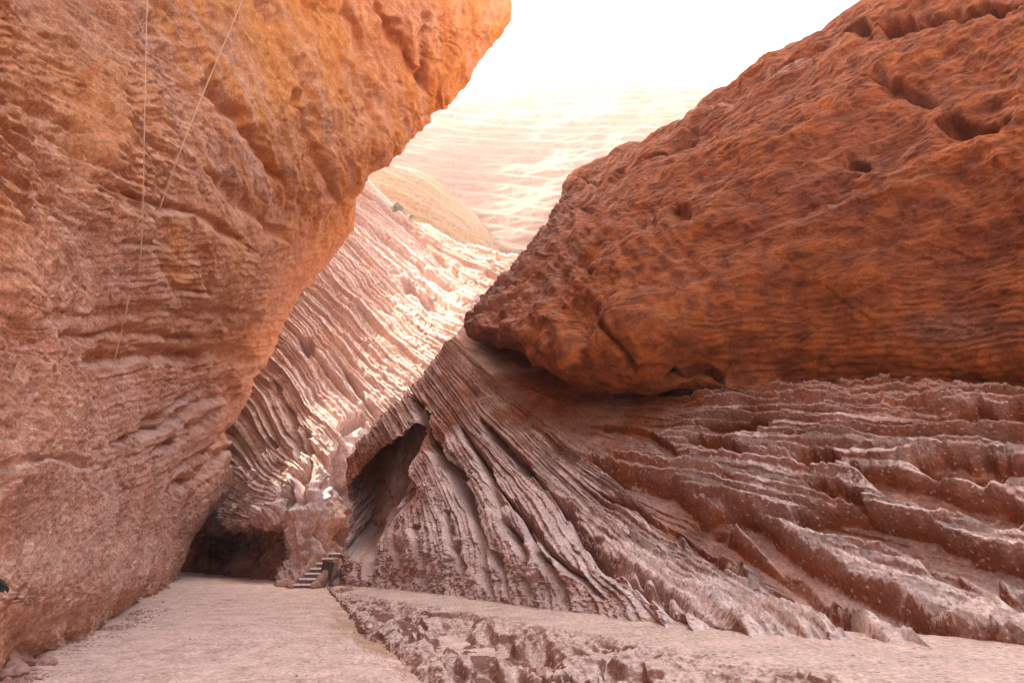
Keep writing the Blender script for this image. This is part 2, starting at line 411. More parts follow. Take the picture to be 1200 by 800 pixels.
# ================================================================== RIGHT CLIFF
def make_right():
    ga = lambda px, py: gr(px, py, float(bench_h(px)) - 0.05)
    S = lambda *pts: [at(*p) if len(p) == 3 else at(p[0], p[1], ga(p[0], p[1])) for p in pts]
    low = [
        S((560, 340, 27), (640, 395, 24), (720, 425, 20), (850, 425, 17.5), (1010, 430, 15), (1300, 430, 14)),
        S((540, 385, 24.5), (620, 425, 21.2), (720, 452, 17), (850, 456, 13.8), (1010, 462, 12.7), (1300, 467, 12.2)),
        S((530, 395, 23.6), (600, 455, 18.5), (700, 500, 14.8), (850, 503, 12.9), (1020, 512, 11.7), (1300, 530, 11.2)),
        S((526, 398, 23.5), (597, 460, 18.2), (693, 516, 14.1), (850, 546, 12.0), (1000, 576, 10.9), (1300, 618, 10.1)),
        S((522, 400, 23.4), (594, 465, 18), (687, 531, 13.5), (830, 586, 11.4), (1000, 632, 10.3), (1300, 690, 9.3)),
        S((518, 405, 23.2), (590, 475, 17.6), (690, 550, 12.9), (800, 612, 11.0), (940, 665, 9.6), (1100, 720, 8.7), (1300, 784)),
        S((515, 410, 23), (585, 485, 17), (680, 575, 12.7), (770, 640, 10.5), (900, 700, 9.0), (1000, 762)),
        S((505, 425, 22.6), (560, 500, 17.5), (645, 577, 13.2), (732, 669, 9.7), (815, 744)),
        S((490, 445, 22.6), (530, 500, 18.5), (575, 570, 14.8), (605, 640, 12), (640, 716)),
        S((470, 465, 23), (507, 520, 19.2), (544, 577, 16.4), (562, 625, 14.2), (575, 708)),
        S((445, 490, 23.6), (470, 540, 20.5), (490, 590, 18.4), (500, 640, 16.6), (505, 697)),
        S((425, 515, 25), (440, 560, 23.3), (448, 610, 21.6), (450, 650, 20.4), (450, 691)),
        S((407, 540, 26.2), (411, 580, 25.9), (411, 620, 25.4), (403, 655, 25.0), (393, 686)),
        S((428, 540, 31), (432, 580, 31), (432, 620, 31), (424, 655, 30), (414, 680, 28)),
    ]
    low = [r + [tuple(np.array(r[-1]) + np.array((0, -0.3, -0.5)))] for r in low]
    P, tv = surface(low, 1150, 980, ncol=12)
    N = normals(P)
    PX, PY = screen(P)
    X, Y, Z = P[..., 0], P[..., 1], P[..., 2]
    nv, nu = X.shape
    T = np.repeat(tv[:, None], nu, 1); U = np.repeat(np.linspace(0, 1, nu)[None], nv, 0)
    rr = np.hypot(X, Y)
    sc = rr / 11.0
    warp = fbm(X * .35, Y * .35, Z * .35, 3)
    f1 = fbm(X * 0.8, Y * 0.8, Z * 0.8, 5, 0.55)
    f2 = fbm(X * 4.5, Y * 4.5, Z * 4.5, 4, 0.6)
    ph = T * 1.0 + 0.22 * warp
    right = sstep(620, 860, PX)
    mA = sstep(-.35, .55, pnoise(U * 5, T * 2.1, 3.0)); mB = sstep(-.35, .45, pnoise(U * 9, T * 3, 9.0)); mC = sstep(-.3, .4, pnoise(U * 14, T * 6, 2.0))
    ph = T + 0.07 * warp + 0.03 * f1
    s1 = saw(ph * 2.1, .82); s2 = saw(ph * 5.7 + .4, .8); s3 = saw(ph * 13.0 + .06 * f1, .75); s4 = saw(ph * 27.0 + .4 * f1 + .3 * f2, .65)
    d = sc * ((.10 + .26 * right) * (s1 - .5) * mA + (.07 + .20 * right) * (s2 - .5) * (.2 + mB) + (.05 + .08 * right) * (s3 - .5) * (.2 + mC) + .03 * (s4 - .5) * mB)
    J = .35 * f2 + .2 * f1
    fin_ = sstep(540, 800, PX)
    d = d + fin_ * sc * mA * (.05 + .05 * right) * (blocks(ph, 5.7, U, 13, J, .4) - .5) + fin_ * sc * (.03 + .01 * right) * (blocks(ph, 13.0, U, 34, J) - .5) * (.3 + mC) + fin_ * sc * .018 * (blocks(ph, 27.0, U, 70, J) - .5)
    rub = fbm(X * 7.0, Y * 7.0, Z * 7.0, 3, .65)
    d = d + (0.13 - .055 * right) * f1 + .028 * f2 * (.5 + .8 * sstep(-.3, .5, f1)) + .022 * rub
    # long cracks that follow the beds
    wig = 5 * f1
    cracks = [
        ([(478, 455), (507, 520), (544, 577), (562, 625), (575, 697)], 3.6, .8),
        ([(540, 500), (555, 524), (588, 603), (610, 647), (626, 708)], 3.4, .7),
        ([(560, 490), (592, 524), (645, 577), (684, 616)], 3.0, .6),
        ([(668, 605), (690, 632), (732, 669), (772, 699), (811, 741)], 6.0, .75),
        ([(525, 520), (552, 590), (585, 660), (600, 705)], 2.4, .5), ([(575, 560), (610, 600), (650, 680), (665, 718)], 2.4, .45), ([(430, 610), (432, 650), (434, 686)], 2.4, .5),
        ([(456, 590), (462, 640), (470, 690)], 2.5, .5), ([(485, 610), (497, 650), (500, 690)], 2.6, .5),
        ([(520, 590), (530, 640), (548, 690)], 2.2, .45),
        ([(600, 580), (640, 640), (700, 700)], 2.2, .35), ([(740, 660), (800, 700), (850, 740)], 2.5, .4),
    ]
    for i, (poly, w, dep) in enumerate(cracks):
        d = d - 1.35 * dep * (rr / 13) * groove(PX, PY, poly, w * 1.25, wig, i * 3.1, .6)
    # hollowed smooth beds, undercut
    bands = [
        ([(690, 535), (735, 553), (800, 592), (860, 632), (920, 668), (990, 722), (1020, 750)], 14, 1.0),
        ([(740, 590), (790, 612), (840, 650), (870, 672)], 8, .8),
        ([(810, 585), (870, 600), (940, 655), (990, 680), (1060, 715), (1120, 745), (1230, 775)], 12, .9),
        ([(930, 600), (1010, 610), (1090, 630), (1160, 650), (1240, 668)], 15, .9),
        ([(1060, 640), (1120, 665), (1230, 710)], 10, .75),
        ([(1000, 545), (1060, 570), (1120, 585), (1220, 610)], 10, .65),
        ([(1070, 540), (1130, 548), (1220, 560)], 11, .7),
        ([(930, 534), (985, 538)], 7, .8), ([(940, 560), (1000, 580), (1010, 592)], 6, .6),
        ([(815, 497), (860, 500), (905, 495)], 5, .7), ([(1100, 488), (1160, 490), (1230, 490)], 7, .8),
        ([(800, 512), (850, 520), (880, 532)], 5, .6), ([(690, 500), (760, 510), (800, 535)], 4, .4),
        ([(700, 575), (760, 600), (800, 640)], 5, .5),
        ([(1120, 735), (1170, 752), (1260, 772)], 12, .9),
    ]
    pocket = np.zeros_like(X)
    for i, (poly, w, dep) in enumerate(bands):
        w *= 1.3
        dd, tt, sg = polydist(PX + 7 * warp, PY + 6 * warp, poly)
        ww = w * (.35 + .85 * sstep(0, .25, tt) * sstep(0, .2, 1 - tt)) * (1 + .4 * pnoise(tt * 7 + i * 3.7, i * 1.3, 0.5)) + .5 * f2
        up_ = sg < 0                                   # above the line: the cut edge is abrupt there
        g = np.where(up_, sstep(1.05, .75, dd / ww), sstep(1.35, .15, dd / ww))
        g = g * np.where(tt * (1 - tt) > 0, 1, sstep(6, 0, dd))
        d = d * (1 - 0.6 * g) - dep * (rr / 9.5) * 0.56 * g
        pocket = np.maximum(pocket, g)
    # hollow at the left shoulder; its shade is also put into the colour
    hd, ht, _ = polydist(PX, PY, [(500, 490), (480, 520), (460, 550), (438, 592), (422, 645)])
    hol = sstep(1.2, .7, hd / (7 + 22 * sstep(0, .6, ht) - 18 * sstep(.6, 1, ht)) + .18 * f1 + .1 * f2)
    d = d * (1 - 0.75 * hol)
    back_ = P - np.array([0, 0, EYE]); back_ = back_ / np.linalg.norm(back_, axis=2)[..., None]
    lip_shade = sstep(1.25, .35, polydist(PX, PY, [(438, 545), (470, 505), (520, 465), (575, 455), (630, 478), (690, 490), (745, 470)])[0] / 62.0 + .35 * f1 + .25 * pnoise(U * 18, T * 2.0, 3.0))  # mask that paints the shade under the overhang into the rock colour
    top = np.clip(1 - polydist(PX, PY, [(540, 390), (620, 440), (720, 470), (780, 462)])[0] / 60.0, 0, 1)  # strip next to the lip, painted darker for the same shade
    d = d * (1 - 0.65 * sstep(0, 1, top))
    seam = sstep(2.3, 1.1, T + .5 * warp + .5 * f1) * sstep(720, 850, PX)
    fade = sstep(0, 0.6, T)
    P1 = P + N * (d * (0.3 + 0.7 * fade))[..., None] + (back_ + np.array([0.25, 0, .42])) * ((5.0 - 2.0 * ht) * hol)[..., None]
    orange_or_shade = np.clip(pocket * 1.0 + 1.0 * hol + 0.7 * top + .95 * lip_shade + .8 * seam, 0, 1) * np.clip(0.8 + 0.5 * warp, 0, 1)  # hollow and under-lip terms are painted shade; pockets and seam are rock tone
    dust_or_rimlight = np.clip(0.30 + 0.35 * f1, 0, 1) * (1 - np.clip(pocket * 1.6 + hol * 2.5 + top + lip_shade + .7 * seam, 0, 1)) * sstep(400, 560, PY + 0.1 * PX - 40)
    g_low = mesh_grid(P1, {'orange_or_shade': orange_or_shade, 'dust_or_rimlight': dust_or_rimlight * 0.8})

    # ---- upper bulge
    up = [
        S((565, 355, 28), (640, 412, 23.5), (720, 438, 19.5), (850, 440, 17), (1010, 447, 14.5), (1300, 452, 14)),
        S((552, 392, 23.5), (615, 412, 20), (655, 436, 17.5), (712, 450, 15.2), (850, 462, 13.6), (1000, 472, 12.8), (1300, 478, 12.3)),
        S((533, 378, 22.6), (600, 398, 16.8), (645, 426, 13.8), (700, 443, 12.4), (742, 434, 12.6), (850, 440, 13.7), (1000, 450, 13.0), (1300, 454, 12.5)),
        S((555, 345, 22.8), (620, 370, 16.2), (680, 390, 13.0), (740, 390, 11.8), (850, 385, 12.9), (1000, 390, 12.4), (1300, 390, 11.8)),
        S((590, 310, 23), (650, 320, 16.8), (720, 320, 13.6), (850, 300, 12.8), (1000, 300, 12.2), (1300, 290, 11.6)),
        S((625, 270, 24), (690, 262, 17.8), (800, 245, 14.2), (920, 220, 13.0), (1060, 205, 12.4), (1300, 185, 11.8)),
        S((652, 232, 25.5), (710, 215, 19.5), (820, 175, 16.0), (950, 130, 14.4), (1100, 95, 13.6), (1300, 60, 13)),
        S((668, 206, 27), (692, 189, 24.5), (742, 173, 21.5), (850, 103, 18.6), (960, 43, 17.2), (1045, -3, 16.6), (1200, -85, 16), (1380, -190, 15.5)),
    ]
    sil = [np.array(p) for p in up[-1]]
    up.append([away(p, 1.5, .3, -.5) for p in sil])
    up.append([away(p, 6, 2, -4) for p in sil])
    up.append([away(p, 12, 4, -14) for p in sil])
    up = [[away(r[0], 9, 6, -1), away(r[0], 4, 2), away(r[0], 1.4, .5)] + list(r) for r in up]
    up = [r + [tuple(np.array(r[-1]) * np.array((1, 0, 1)) + np.array((1.5, -3, 0.)))] + [tuple(np.array(r[-1]) * np.array((1, 0, 1)) + np.array((4, -14, 1.)))] for r in up]
    Q, tv = surface(up, 1150, 850, ncol=16)
    N = normals(Q)
    PX, PY = screen(Q)
    X, Y, Z = Q[..., 0], Q[..., 1], Q[..., 2]
    nv, nu = X.shape
    T = np.repeat(tv[:, None], nu, 1)
    w1 = fbm(X * .22, Y * .22, Z * .22, 3)
    f1 = fbm(X * .7, Y * .7, Z * .9, 5, 0.5)
    f2 = fbm(X * 3.5, Y * 3.5, Z * 5.0, 4, 0.6)
    rr = np.hypot(X, Y)
    # scoured flutes slanting down to the right on the left half, flat beds on the right half
    leftw = sstep(900, 720, PX + 0.2 * (300 - PY))
    fl = ridge((PX * 0.85 - PY * 0.50) / 46 + 0.8 * w1, (PX * .5 + PY) / 170, w1 * .8, 3, .5)
    d = leftw * sstep(445, 380, PY) * sstep(180, 260, PY) * 0.17 * (fl - .6) * (rr / 14)
    bed = fbm(X * .25, Y * .25, Z * 2.6 + 1.2 * w1, 4, .6)
    d = d + (1 - leftw) * 0.05 * bed + 0.40 * w1 + 0.14 * f1 + 0.022 * f2
    lump = ridge(PX / 120 + 0.5 * w1, (PY - 0.25 * PX) / 42 + 0.7 * w1, 4.0, 3, .55)
    d = d + sstep(330, 200, PY) * sstep(780, 950, PX) * 0.06 * (lump - .6)
    rim_cut = groove(PX, PY, [(735, 170), (800, 137), (862, 112), (905, 84), (975, 50)], 4, 5 * f1, 1.0, .8)  # narrow ledge cut along the bright crest line
    d = d - .25 * rim_cut
    thin = saw((PY + 0.08 * PX) / 9.0 + 1.2 * f1 + 2 * w1, 0.6) - .5
    d = d + sstep(290, 380, PY) * sstep(760, 850, PX) * 0.035 * thin
    pl = pnoise(X * .9 + .4 * f1, Y * .9, Z * 1.6); pl2 = pnoise(X * 1.9 + .4 * f1, Y * 1.9, Z * 3.2 + 5)
    d = d + .10 * (np.round((pl + .3 * w1) * 3) / 3 - pl) + .05 * (np.round(pl2 * 3) / 3 - pl2)
    upl = [([(985, 42), (1030, 36), (1090, 30), (1200, 5)], 6, .7), ([(1010, 95), (1060, 108), (1100, 125)], 6, .4),
           ([(1100, 150), (1160, 160), (1200, 145)], 8, .5), ([(800, 150), (850, 160), (900, 135)], 3, .15),
           ([(790, 240), (798, 262)], 6, .4), ([(690, 318), (696, 326)], 4, .4), ([(985, 185), (1020, 190)], 5, .3),
           ([(560, 385), (620, 410), (660, 432), (735, 436)], 8, .35), ([(1040, 425), (1120, 440), (1230, 445)], 9, .08),
           ([(780, 440), (830, 446), (850, 440)], 7, .6), ([(700, 380), (735, 410), (745, 430)], 4, .3),
           ([(668, 206), (700, 215), (760, 185), (850, 135)], 2.5, .35), ([(650, 240), (700, 245)], 3, .3)]
    for i, (poly, w, dep) in enumerate(upl):
        d = d - dep * groove(PX, PY, poly, w, 6 * f1, i * 2.3, .7)
    rubble = sstep(0.35, 0.8, np.exp(-(polydist(PX, PY, [(540, 372), (585, 315), (620, 285), (655, 235)])[0] / 24) ** 2))
    d = d * (1 - .7 * rubble) + rubble * 0.26 * fbm(X * 1.1, Y * 1.1, Z * 1.1, 5, .62)
    Q = Q + N * (d * sstep(0, 1.0, T))[..., None]
    orange_or_shade = np.clip(0.62 + 0.5 * w1 + 0.25 * f1 + 0.25 * sstep(180, 420, PY), 0, 1) * (1 - 0.85 * rubble) * (1 - 0.5 * sstep(640, 560, PX))
    band = sstep(440, 470, PY + 0.0 * PX) * sstep(820, 900, PX)
    orange_or_shade = orange_or_shade * (1 - .6 * band)
    dust_or_rimlight = 0.25 * rubble + 0.3 * np.exp(-(((PX - 1120) / 60) ** 2 + ((PY - 385) / 18) ** 2)) + (.25 + .6 * np.clip(f1, -.4, .6)) * band
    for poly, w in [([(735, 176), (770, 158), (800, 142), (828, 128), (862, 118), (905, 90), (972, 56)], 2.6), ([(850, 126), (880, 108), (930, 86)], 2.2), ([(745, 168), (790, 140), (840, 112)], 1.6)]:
        dust_or_rimlight = np.maximum(dust_or_rimlight, 1.0 * groove(PX, PY, poly, w, 5 * f1, w, .9)); orange_or_shade = orange_or_shade * (1 - dust_or_rimlight)  # pale lines painted along the crest as its sunlit rim
    g_up = mesh_grid(Q, {'orange_or_shade': orange_or_shade, 'dust_or_rimlight': dust_or_rimlight})
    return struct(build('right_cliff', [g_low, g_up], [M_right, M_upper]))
right = make_right()

# ================================================================== LEFT CLIFF
def make_left():
    W = lambda x, y, z: ('w', x, y, z)
    rows = [
        [W(-3.4, -12, -.7), W(-3.9, -1, -.7), (20, 806, -.25), (80, 752, -.25), (140, 725, -.25), (185, 695, -.2), (205, 670, -.1)],
        [W(-3.9, -12, .9), W(-4.3, -1, .9), (0, 720, 7.1, 0), (80, 700, 10.0, 0), (145, 690, 14, 0), (187, 668, 23, 0), (208, 659, 44, 0)],
        [W(-4.4, -12, 2.4), W(-4.8, -1, 2.4), (0, 620, 7.3, 0), (90, 620, 10.4, 0), (165, 620, 16.5, 0), (205, 625, 28, 0), (216, 632, 42, 0)],
        [W(-4.8, -12, 5), W(-5.2, -1, 5), (0, 500, 7.3, 0), (100, 505, 10.4, 0), (190, 525, 17, 0), (235, 552, 28, 0), (263, 572, 39, 0)],
        [W(-5, -12, 7), W(-5.4, -1, 7), (0, 400, 7.2, 0), (120, 405, 10.6, 0), (215, 425, 17.5, 0), (275, 450, 28, 0), (309, 467, 36, 0)],
        [W(-5, -12, 10), W(-5.2, -1, 10), (0, 300, 6.8, 0), (130, 300, 9.2, 0), (240, 322, 14.4, 0), (315, 358, 24, 0), (352, 355, 33, 0)],
        [W(-5, -12, 13), W(-5.2, -1, 13), (0, 180, 7, 0), (150, 185, 9.3, 0), (270, 220, 14, 0), (355, 260, 22, 0), (407, 270, 29, 0)],
        [W(-5, -12, 17), W(-5.0, -1, 17), (0, 60, 8, 0), (170, 60, 10.5, 0), (300, 110, 14.5, 0), (410, 165, 20, 0), (461, 197, 25, 0)],
        [W(-5, -12, 21), W(-4.8, -1, 21), (0, -80, 9, 0), (200, -60, 12, 0), (345, 10, 16, 0), (470, 85, 20, 0), (522, 134, 23, 0)],
        [W(-5, -12, 28), W(-4.6, -1, 28), (0, -250, 10, 0), (220, -200, 13, 0), (410, -100, 16, 0), (540, -20, 19, 0), (624, 3, 21, 0)],
    ]
    out = []
    for r in rows:
        o = []
        for p in r:
            if p[0] == 'w': o.append(np.array(p[1:], float))
            elif len(p) == 3: o.append(np.array(atg(*p)))
            else: o.append(np.array(at(*p[:3])))
        out.append(o)
    out.append([np.array(p, float) for p in ((-6, -12, 36), (-5, -1, 37), (-4, 5, 38), (-3, 9, 39), (-1.5, 12, 40), (0, 15, 41), (1.5, 18, 41.5))])
    out.append([np.array(p, float) for p in ((-10, -12, 44), (-9, -1, 45), (-8, 6, 46), (-7, 11, 47), (-5, 15, 48), (-4, 19, 48), (-3, 23, 48))])
    out.append([np.array(p, float) for p in ((-40, -12, 50), (-40, -1, 52), (-40, 10, 53), (-38, 20, 54), (-37, 25, 54), (-36, 32, 54), (-35, 38, 54))])
    out = [r + [away(r[-1], 1.6, -1.0), away(r[-1], 6, -5), away(r[-1], 16, -12), away(r[-1], 32, -22), away(r[-1], 50, -50)] for r in out]  # far columns run on out of view, lengthened to block the sun
    P, tv = surface(out, 1300, 1250, ncol=20)
    N = normals(P)
    PX, PY = screen(P)
    vis = sstep(-100, 0, PX)
    X, Y, Z = P[..., 0], P[..., 1], P[..., 2]
    nv, nu = X.shape
    T = np.repeat(tv[:, None], nu, 1)
    rr = np.hypot(X, Y)
    sc = np.clip(rr / 12, .5, 2.2)
    w1 = fbm(X * .2, Y * .2, Z * .2, 3)
    f1 = fbm(X * .75, Y * .6, Z * .8, 5, .5)
    f2 = fbm(X * 3.6, Y * 3.0, Z * 4.2, 4, .62)
    d = 0.35 * w1 + 0.085 * f1 + 0.028 * f2
    pl = pnoise(X * .8, Y * .6 + .4 * f1, Z * 1.3); pl2 = pnoise(X * 2.0, Y * 1.5 + .4 * f1, Z * 3.0 + 5)
    d = d + .055 * (np.round((pl + .3 * w1) * 3) / 3 - pl) + .035 * (np.round(pl2 * 3) / 3 - pl2)
    # drapery: flutes fan out of the overhang on the upper right
    drap = sstep(60, 320, PX + 0.25 * (150 - PY)) * sstep(330, 180, PY - 0.2 * (PX - 300))
    ang = (PX - 0.52 * PY * sstep(500, 150, PX) - 0.12 * PY)
    fl = ridge(ang / 52 + .9 * w1, PY / 230, w1, 3, .5)
    fl2 = ridge(ang / 17 + 1.0 * f1, PY / 90, 2.0, 2, .5)
    d = d + drap * sc * (0.12 * (fl - .6) + 0.05 * (fl2 - .5))
    # diagonal beds on the upper left
    diag = sstep(330, 230, PX + .3 * PY) * sstep(300, 220, PY)
    dg = (PY - 0.55 * PX)
    d = d + diag * (0.11 * (ridge(dg / 34 + .8 * w1, PX / 150, 1.0, 3, .6) - .6) + 0.05 * (saw(dg / 11 + 1.2 * f1) - .5))
    # flat beds in the middle, sweeping up to the right edge
    sweep = PY + 0.0028 * np.clip(PX - 90, 0, 400) ** 2 * sstep(380, 560, PY) * 1.0
    mid = sstep(230, 330, PY) * sstep(640, 500, PY)
    bedf = saw(sweep / 21 + .9 * w1 + .35 * f1, .7) - .5
    bedg = saw(sweep / 8.0 + 1.4 * w1 + .7 * f1, .7) - .5
    rgt = 0.45 + 0.9 * sstep(90, 230, PX)
    d = d + mid * rgt * sc * (0.042 * bedf + 0.026 * bedg) * (0.4 + 0.9 * sstep(-.3, .5, pnoise(X * .5, Y * .5, Z * .5)))
    # steep small pits low down
    low = sstep(440, 560, PY) * vis
    pit = sstep(0.42, 0.8, fbm(X * 2.6, Y * 1.8, Z * 2.2, 3, .55))
    d = d - low * 0.07 * pit
    feats = [
        ([(0, 112), (25, 120), (85, 150), (97, 200), (130, 222), (175, 237), (240, 252), (300, 295)], 6, .42),
        ([(0, 190), (60, 196), (90, 205)], 4, .15), ([(8, 235), (14, 285)], 4, .25), ([(62, 230), (55, 262), (48, 290)], 4, .35), ([(60, 262), (64, 290)], 3, .2),
        ([(205, 250), (197, 300), (210, 345), (240, 340), (236, 270)], 7, .25), ([(150, 288), (200, 292)], 3, .25),
        ([(30, 372), (110, 372), (200, 366), (300, 368)], 8, .22), ([(90, 425), (200, 415), (300, 420)], 10, .4),
        ([(60, 395), (160, 392), (240, 396)], 5, .3),
        ([(130, 520), (200, 496), (262, 462), (308, 430)], 5, .5), ([(180, 530), (240, 500), (290, 460)], 5, .5),
        ([(190, 580), (235, 560), (280, 520)], 5, .55), ([(160, 500), (220, 470), (280, 440)], 4, .4), ([(200, 560), (250, 530), (300, 480)], 4, .45),
        ([(0, 545), (60, 538), (120, 545)], 5, .2), ([(150, 110), (180, 140), (210, 210)], 5, .25),
        ([(185, 0), (240, 80), (290, 140)], 11, .6), ([(300, 0), (330, 60), (372, 120)], 9, .6), ([(345, 110), (365, 170), (400, 240)], 8, .6),
        ([(240, 90), (290, 150), (340, 220)], 8, .5), ([(400, 0), (425, 80), (440, 150)], 7, .6), ([(440, 0), (475, 60), (500, 110)], 6, .6),
        ([(505, 0), (500, 50), (495, 110)], 6, .5), ([(250, 200), (300, 250), (345, 290)], 7, .4), ([(100, 60), (120, 110), (140, 150)], 6, .2),
    ]
    for i, (poly, w, dep) in enumerate(feats):
        d = d - .48 * dep * sc * groove(PX, PY, poly, w, 6 * f1, i * 1.9 + 50, .7) * vis
    d = d - .8 * np.exp(-((PX - 575) ** 2 + (PY - 60) ** 2) / 60 ** 2)
    pk = sstep(0.45, 0.75, fbm(X * 4.2, Y * 3.0, Z * 3.4 + 9, 3, .6)); f3 = fbm(X * 9, Y * 7, Z * 10, 2, .6)
    d = d - .035 * pk * sc + .010 * f3
    # broken rubble foot
    footl = sstep(0.75, 0.2, T) * vis
    d = d + footl * (0.22 * fbm(X * 2.4, Y * 2.0, Z * 4, 4, .6) + .05) * 1.0
    P = P + N * (d)[..., None]
    orange_or_shade = np.clip(sstep(420, 60, PY - 0.35 * PX) * 0.75 + 0.5 * w1 + .15 * f1, 0, 1)
    orange_or_shade = np.maximum(orange_or_shade, 0.8 * groove(PX, PY, [(215, 260), (215, 300), (215, 345)], 16, 6 * f1, 3.0))
    orange_or_shade = np.maximum(orange_or_shade, 0.45 * np.exp(-((PY - 400) / 45) ** 2) * sstep(60, 180, PX))
    streak = fbm(ang / 16 + 1.0 * w1, PY / 150, 3.0, 3, .6)
    orange_or_shade = np.clip(orange_or_shade + .45 * streak * drap, 0, 1)
    orange_or_shade = orange_or_shade * sstep(640, 480, PY)
    dust_or_rimlight = np.clip(.35 * np.clip(-streak, 0, 1) * drap + 0.38 * sstep(420, 640, PY) + 0.35 * f1 * sstep(100, 500, PY), 0, 1)
    dust_or_rimlight = np.maximum(dust_or_rimlight, 0.45 * sstep(-.1, .5, f1 + w1) * np.exp(-(((PX - 60) / 150) ** 2 + ((PY - 260) / 80) ** 2)))
    return struct(build('left_cliff', [mesh_grid(P, {'orange_or_shade': orange_or_shade, 'dust_or_rimlight': dust_or_rimlight})], M_left))
left = make_left()

# ================================================================== MIDDLE CLIFF
def make_mid():
    S = lambda *pts: [at(*p) if len(p) == 3 else atg(p[0], p[1], 0) for p in pts]
    rows = [
        S((370, 180, 62), (440, 222, 60), (470, 252, 58), (500, 272, 55), (545, 289, 50), (590, 300, 46), (660, 325, 42)),
        S((370, 215, 60), (430, 245, 57), (490, 290, 52), (540, 325, 47), (580, 345, 43), (660, 375, 40)),
        S((330, 240, 58), (400, 280, 53), (470, 350, 45), (530, 390, 39), (620, 430, 36)),
        S((290, 290, 56), (370, 330, 49), (440, 400, 41), (500, 450, 36), (560, 500, 33)),
        S((260, 340, 53), (340, 380, 46), (400, 450, 38), (450, 500, 35), (500, 560, 33)),
        S((225, 400, 51), (312, 425, 44), (360, 490, 35), (402, 535, 32), (409, 600, 32.5), (406, 660, 32.5), (400, 690, 31)),
        S((200, 440, 50), (285, 460, 44), (328, 530, 35), (370, 560, 30), (378, 600, 29.6), (380, 650, 29.6), (378, 690, 29.6)),
        S((190, 500, 49), (265, 515, 43), (305, 560, 35), (340, 580, 30), (350, 602, 29), (352, 650, 29), (350, 694, 28.5)),
        S((180, 545, 48), (240, 560, 43), (290, 590, 35), (325, 600, 30), (336, 610, 29.4), (338, 625, 31), (335, 660, 31), (333, 694, 28)),
        S((170, 585, 47), (225, 600, 43), (280, 608, 35), (310, 614, 31.5), (322, 618, 31.8), (322, 640, 34), (310, 690, 32)),
        S((170, 608, 47), (225, 612, 43.5), (270, 616, 37), (295, 618, 34.5), (300, 622, 36), (295, 640, 38), (280, 688, 35)),
        S((170, 614, 48), (215, 617, 46), (245, 619, 43), (265, 622, 43), (268, 630, 44), (262, 650, 44), (250, 680, 41)),
        S((165, 616, 52), (195, 620, 50), (215, 624, 50), (225, 630, 50), (228, 640, 50), (220, 655, 50), (212, 668, 47)),
    ]
    rows = [[away(r[0], -4, -26)] + list(r) for r in rows]  # unseen left column, added to shut out a sun leak
    back = [np.array(p) for p in rows[0]]
    rows = [[p + np.array((0, 20, -16)) for p in back], [p + np.array((0, 6, -1.5)) for p in back]] + rows
    rows = [list(r) + [tuple(np.array(r[-1]) + np.array((0, 1.5, -1.5)))] for r in rows]
    P, tv = surface(rows, 900, 1000, ncol=14)
    N = normals(P)
    PX, PY = screen(P)
    X, Y, Z = P[..., 0], P[..., 1], P[..., 2]
    nv, nu = X.shape
    T = np.repeat(tv[:, None], nu, 1); U = np.repeat(np.linspace(0, 1, nu)[None], nv, 0)
    rr = np.hypot(X, Y)
    w1 = fbm(X * .1, Y * .1, Z * .1, 3)
    f1 = fbm(X * .35, Y * .35, Z * .35, 5, .55)
    f2 = fbm(X * 1.6, Y * 1.6, Z * 1.6, 4, .62)
    ph = T + 0.035 * w1 + .02 * f1
    sc = rr / 40
    m = 0.5 + .7 * sstep(-.4, .5, pnoise(U * 4, T * 1.5, 4.0))
    J = .4 * f2 + .3 * f1
    d = sc * (.45 * (saw(ph * 2.3) - .5) * m + .32 * (saw(ph * 6.1, .7) - .5) * m + .17 * (saw(ph * 15 + .06 * f1, .65) - .5) + .07 * (saw(ph * 34 + .15 * f1, .6) - .5)
             + .30 * (blocks(ph, 6.1, U, 12, J) - .5) * m + .10 * (blocks(ph, 15, U, 22, J) - .5) + .04 * (blocks(ph, 34, U, 60, J) - .5))
    d = d + .20 * f1 + .06 * f2
    low = sstep(520, 590, PY)
    d = d * (1 - .5 * low) + low * (.45 * fbm(X * .6, Y * .6, Z * .5, 4, .6) + .25 * ridge(X * .8, Y * .8, Z * .25, 3))
    feats = [([(350, 395), (358, 405), (362, 420)], 7, 2.0), ([(440, 225), (500, 290), (545, 330)], 2.2, .8), ([(430, 262), (500, 320), (540, 345)], 2.5, 1.0),
             ([(470, 330), (510, 360), (530, 372)], 5, 1.2), ([(358, 500), (362, 540), (352, 600)], 4, 1.6), ([(398, 520), (404, 600), (402, 660)], 5, 2.2),
             ([(380, 560), (376, 610), (378, 660)], 3.5, 1.3), ([(320, 440), (345, 500), (350, 545)], 3.5, 1.1), ([(395, 420), (430, 470), (450, 500)], 3, .9),
             ([(310, 500), (328, 545), (330, 590)], 3, .9), ([(395, 505), (412, 500), (430, 490)], 6, 1.3), ([(350, 548), (342, 600)], 5, 1.8)]
    for i, (poly, w, dep) in enumerate(feats):
        d = d - dep * (rr / 36) * groove(PX, PY, poly, w, 4 * f1, i * 2.9 + 80, .8)
    P = P + N * (d * sstep(0, 1.2, T))[..., None]
    orange_or_shade = np.clip(.5 * np.exp(-(((PX - 560) / 30) ** 2 + ((PY - 335) / 25) ** 2)) + .6 * np.exp(-(((PX - 355) / 10) ** 2 + ((PY - 405) / 10) ** 2)) + .25 * w1, 0, 1)
    dust_or_rimlight = np.clip(.45 + .5 * f1 + .3 * w1, 0, 1) * sstep(640, 560, PY)
    rec = sstep(606, 622, PY + 3 * f1) * sstep(348, 325, PX + 4 * f1)  # recess below the lip, its shade painted in dark brown
    orange_or_shade = np.maximum(orange_or_shade, rec); dust_or_rimlight = dust_or_rimlight * (1 - rec)
